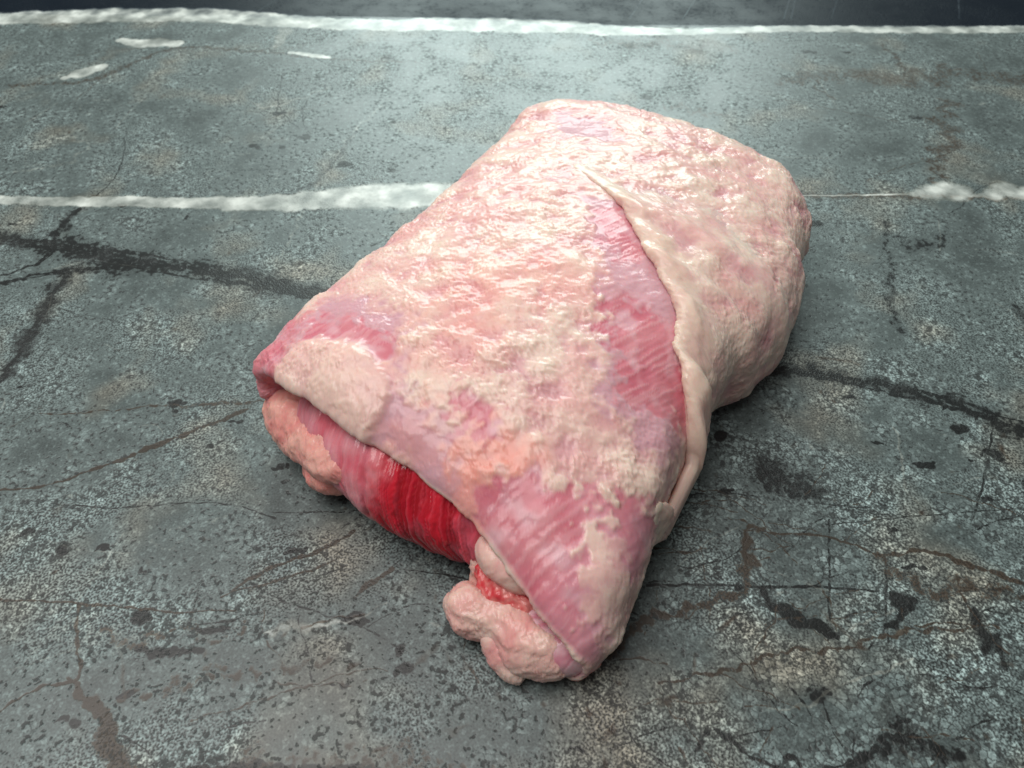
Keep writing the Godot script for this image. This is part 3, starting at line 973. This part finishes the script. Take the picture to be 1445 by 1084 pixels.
# the flap folded over from the far side: a slab of fat with a rounded lip, following the roll underneath
var flap_rows := 0
func flap() -> void:
	var bp: PackedVector3Array = base[0]
	var nu: int = base[1]
	var nv: int = base[2]
	var prof := [Vector2(11, -2.5), Vector2(4, -0.8), Vector2(-0.5, 1.2), Vector2(-4.0, 2.6), Vector2(-4.6, 5.0), Vector2(-2.2, 7.4), Vector2(3.5, 8.6), Vector2(9, 7.8), Vector2(16, 7.0)]
	var fine_prof := []
	for k in prof.size() - 1:
		for i in 5:
			fine_prof.append(prof[k].cubic_interpolate(prof[k + 1], prof[maxi(k - 1, 0)], prof[mini(k + 2, prof.size() - 1)], i / 5.0))
	var rest := 150
	var out := PackedVector3Array()
	flap_dist.clear()
	var rows := 0
	for i in nu:
		# only rows between the near end of the flap and where it melts into the roll
		var mid_x := bp[i * nv + nv / 2].x
		if i < nu / 8 or mid_x < -112.0 or mid_x > 150.0:
			continue
		var j0 := -1
		var jend := -1
		var seen_top := false
		for j in range(nv / 4, nv):
			var p := bp[i * nv + j]
			if base_n[i * nv + j].y > 0.3:
				seen_top = true
			if seen_top and j0 < 0 and p.z >= lip_at(p.x):
				j0 = j
			if j0 >= 0 and (p.y < 6.0 or base_n[i * nv + j].y < -0.5):
				jend = j
				break
		if j0 < 0 or jend < 0 or jend - j0 < 12:
			continue
		var pe := bp[i * nv + j0]
		var fade := ss(92.0, 30.0, pe.x) * ss(-104.0, -72.0, pe.x)
		fade = lerpf(0.05, 1.0, fade)
		var wob := 3.6 * n_mid.get_noise_2d(pe.x * 0.8, 77.0) + 0.7 * n_warp.get_noise_2d(pe.x, 7.0)
		var thick := 0.82 + 0.6 * n_mid.get_noise_2d(pe.x, 140.0) + 0.3 * ss(18.0, 0.0, absf(pe.x + 60.0))
		wob += 4.5 * ss(16.0, 2.0, absf(pe.x + 60.0))
		var gap := maxf(0.3, bp[i * nv + j0 + 4].distance_to(bp[i * nv + j0]) / 4.0)
		var total := (jend - j0) * gap
		for k in fine_prof.size() + rest:
			var d: float
			var h: float
			if k < fine_prof.size():
				d = fine_prof[k].x
				h = fine_prof[k].y
			else:
				var f := float(k - fine_prof.size()) / (rest - 1)
				d = lerpf(16.0, maxf(total, 20.0), f)
				h = 7.0 * (1.0 - 0.55 * ss(0.3, 1.0, f)) - 6.0 * ss(0.97, 1.0, f)
			h = h * fade * thick - (1.0 - fade) * 1.6
			var jf := clampf(j0 + (d + wob) / gap, 0.0, nv - 2.0)
			var j := int(jf)
			var q := bp[i * nv + j].lerp(bp[i * nv + j + 1], jf - j)
			var n := base_n[i * nv + j]
			out.append(q + n * h)
			flap_dist.append(d)
		rows += 1
	flap_at = 0
	var o := skin("folded_flap", [out, rows, fine_prof.size() + rest], func(p, n, u, v):
		flap_d = flap_dist[flap_at]
		flap_at += 1
		shade_flap(p, n, u, v), flesh, meat, false, true)
	o.set_meta("label", "thick pale fat flap folded over with a raised cream lip")


var flap_dist := PackedFloat32Array()
var flap_at := 0


func inside() -> void:
	var core := skin("red_core", tube([[Vector3(-108, 24, -72), 22, 20], [Vector3(-113, 25, -52), 27, 24], [Vector3(-119, 26, -28), 29, 26], [Vector3(-121, 26, -4), 29, 26], [Vector3(-119, 25, 22), 28, 25], [Vector3(-114, 23, 46), 25, 22], [Vector3(-108, 20, 62), 18, 16]], 0.7), shade_core, lean, meat)
	core.set_meta("label", "deep red grooved lean showing in the open end")
	lobe_tint = Color(1.0, 0.78, 0.76)
	lobe_rough = 0.9
	skin("under_fat", tube([[Vector3(-118, 19, -97), 9, 11], [Vector3(-124, 19, -88), 12, 14], [Vector3(-127, 20, -74), 14, 15], [Vector3(-130, 23, -60), 15, 14], [Vector3(-133, 28, -46), 15, 13], [Vector3(-133, 32, -35), 13, 10], [Vector3(-130, 36, -25), 9, 7], [Vector3(-127, 39, -18), 5, 4]], 0.7), shade_lobe, flesh, meat)
	lobe_tint = Color(1.0, 0.72, 0.70)
	skin("fat_scrap", tube([[Vector3(-134, 15, -66), 5, 6], [Vector3(-139, 14, -56), 8, 8], [Vector3(-140, 16, -47), 7, 9], [Vector3(-136, 22, -40), 5, 7]], 0.7), shade_lobe, flesh, meat)
	lobe_tint = Color.WHITE
	lobe_rough = 0.85
	skin("fat_lobe", tube([[Vector3(-157, 13, 36), 8, 9], [Vector3(-160, 14, 45), 10, 11], [Vector3(-158, 14, 57), 9, 11], [Vector3(-160, 14, 69), 11, 12], [Vector3(-159, 13, 79), 10, 12], [Vector3(-154, 10, 87), 7, 8]], 0.6), shade_lobe, flesh, meat)
	lobe_rough = 0.8
	skin("fat_tip", tube([[Vector3(-162, 12, 58), 6, 7], [Vector3(-167, 8, 64), 6, 7], [Vector3(-169, 5, 70), 5, 5], [Vector3(-170, 3, 75), 3, 3]], 0.6), shade_lobe, flesh, meat)
	skin("rolled_end", tube([[Vector3(-147, 13, 66), 8, 9], [Vector3(-154, 13, 74), 10, 12], [Vector3(-155, 13, 83), 10, 12], [Vector3(-149, 13, 91), 9, 12], [Vector3(-138, 13, 95), 6, 10]], 0.6), shade_rolled, lean, meat)
	lobe_rough = 0.5
	skin("fat_knob", tube([[Vector3(-137, 30, 38), 6, 7], [Vector3(-141, 32, 46), 9, 9], [Vector3(-142, 31, 55), 9, 9], [Vector3(-139, 28, 64), 7, 7]], 0.6), shade_lobe, flesh, meat)
	lobe_tint = Color(0.86, 0.17, 0.18)
	lobe_rough = 0.8
	skin("red_scrap", tube([[Vector3(-145, 20, 40), 4, 5], [Vector3(-149, 22, 49), 7, 6], [Vector3(-150, 21, 58), 6, 7], [Vector3(-147, 20, 70), 5, 5]], 0.6), shade_scrap, lean, meat)
	lobe_tint = Color(0.92, 0.95, 0.92)
	skin("membrane", tube([[Vector3(-142, 24, 37), 3, 3], [Vector3(-147, 16, 39), 4, 3], [Vector3(-152, 6, 41), 4, 3], [Vector3(-154, 1, 42), 3, 2]], 0.6), shade_lobe, flesh, meat)
	lobe_tint = Color.WHITE
	lobe_rough = 1.0


# small loose shreds of fat left standing on the surface by the knife
func shreds() -> void:
	var rng := RandomNumberGenerator.new()
	rng.seed = 5
	var shapes := []
	for k in 4:
		lobe_rough = 0.35
		lobe_tint = Color(0.98, 1.0, 0.98)
		var len_mm := 5.0 + 1.5 * k
		var o := skin("fat_shred", tube([[Vector3(0, 30.0, 0), 1.3, 0.7], [Vector3(len_mm * 0.3, 30.5, 0.8), 1.7, 1.0], [Vector3(len_mm * 0.65, 31.0, -0.3), 1.3, 0.9], [Vector3(len_mm, 31.2 + 0.5 * k, 0.6), 0.5, 0.4]], 0.45, 8), shade_lobe, flesh, meat)
		shapes.append(o)
	var at := [Vector2(-88, 2), Vector2(-72, 41), Vector2(-112, 48), Vector2(-100, 66), Vector2(-118, 60), Vector2(-40, 66), Vector2(-16, 44), Vector2(-58, 84), Vector2(8, 34), Vector2(28, 8), Vector2(-96, -34), Vector2(-110, -8), Vector2(-122, 72), Vector2(-128, 84), Vector2(-64, 60), Vector2(-30, 30), Vector2(-104, 82), Vector2(-76, 76)]
	for k in at.size():
		var best := -1
		var far := 1e9
		for i in range(0, bpos.size(), 3):
			if bnrm[i].y > 0.3:
				var d := Vector2(bpos[i].x, bpos[i].z).distance_squared_to(at[k])
				if d < far:
					far = d
					best = i
		var o: MeshInstance3D = shapes[k] if k < 4 else shapes[k % 4].duplicate()
		if k >= 4:
			o.name = "fat_shred_%03d" % (k - 3)
			meat.add_child(o, true)
		var up := bnrm[best]
		var turn := Vector3.RIGHT.rotated(Vector3.UP, rng.randf() * TAU)
		var z := turn.cross(up).normalized()
		var x := up.cross(z)
		var b := Basis(x, up, z) * Basis(Vector3(0, 0, 1), 0.25)
		o.transform = Transform3D(b, bpos[best] * 0.001 - b * Vector3(0, 0.0301, 0))
	lobe_rough = 1.0
	lobe_tint = Color.WHITE
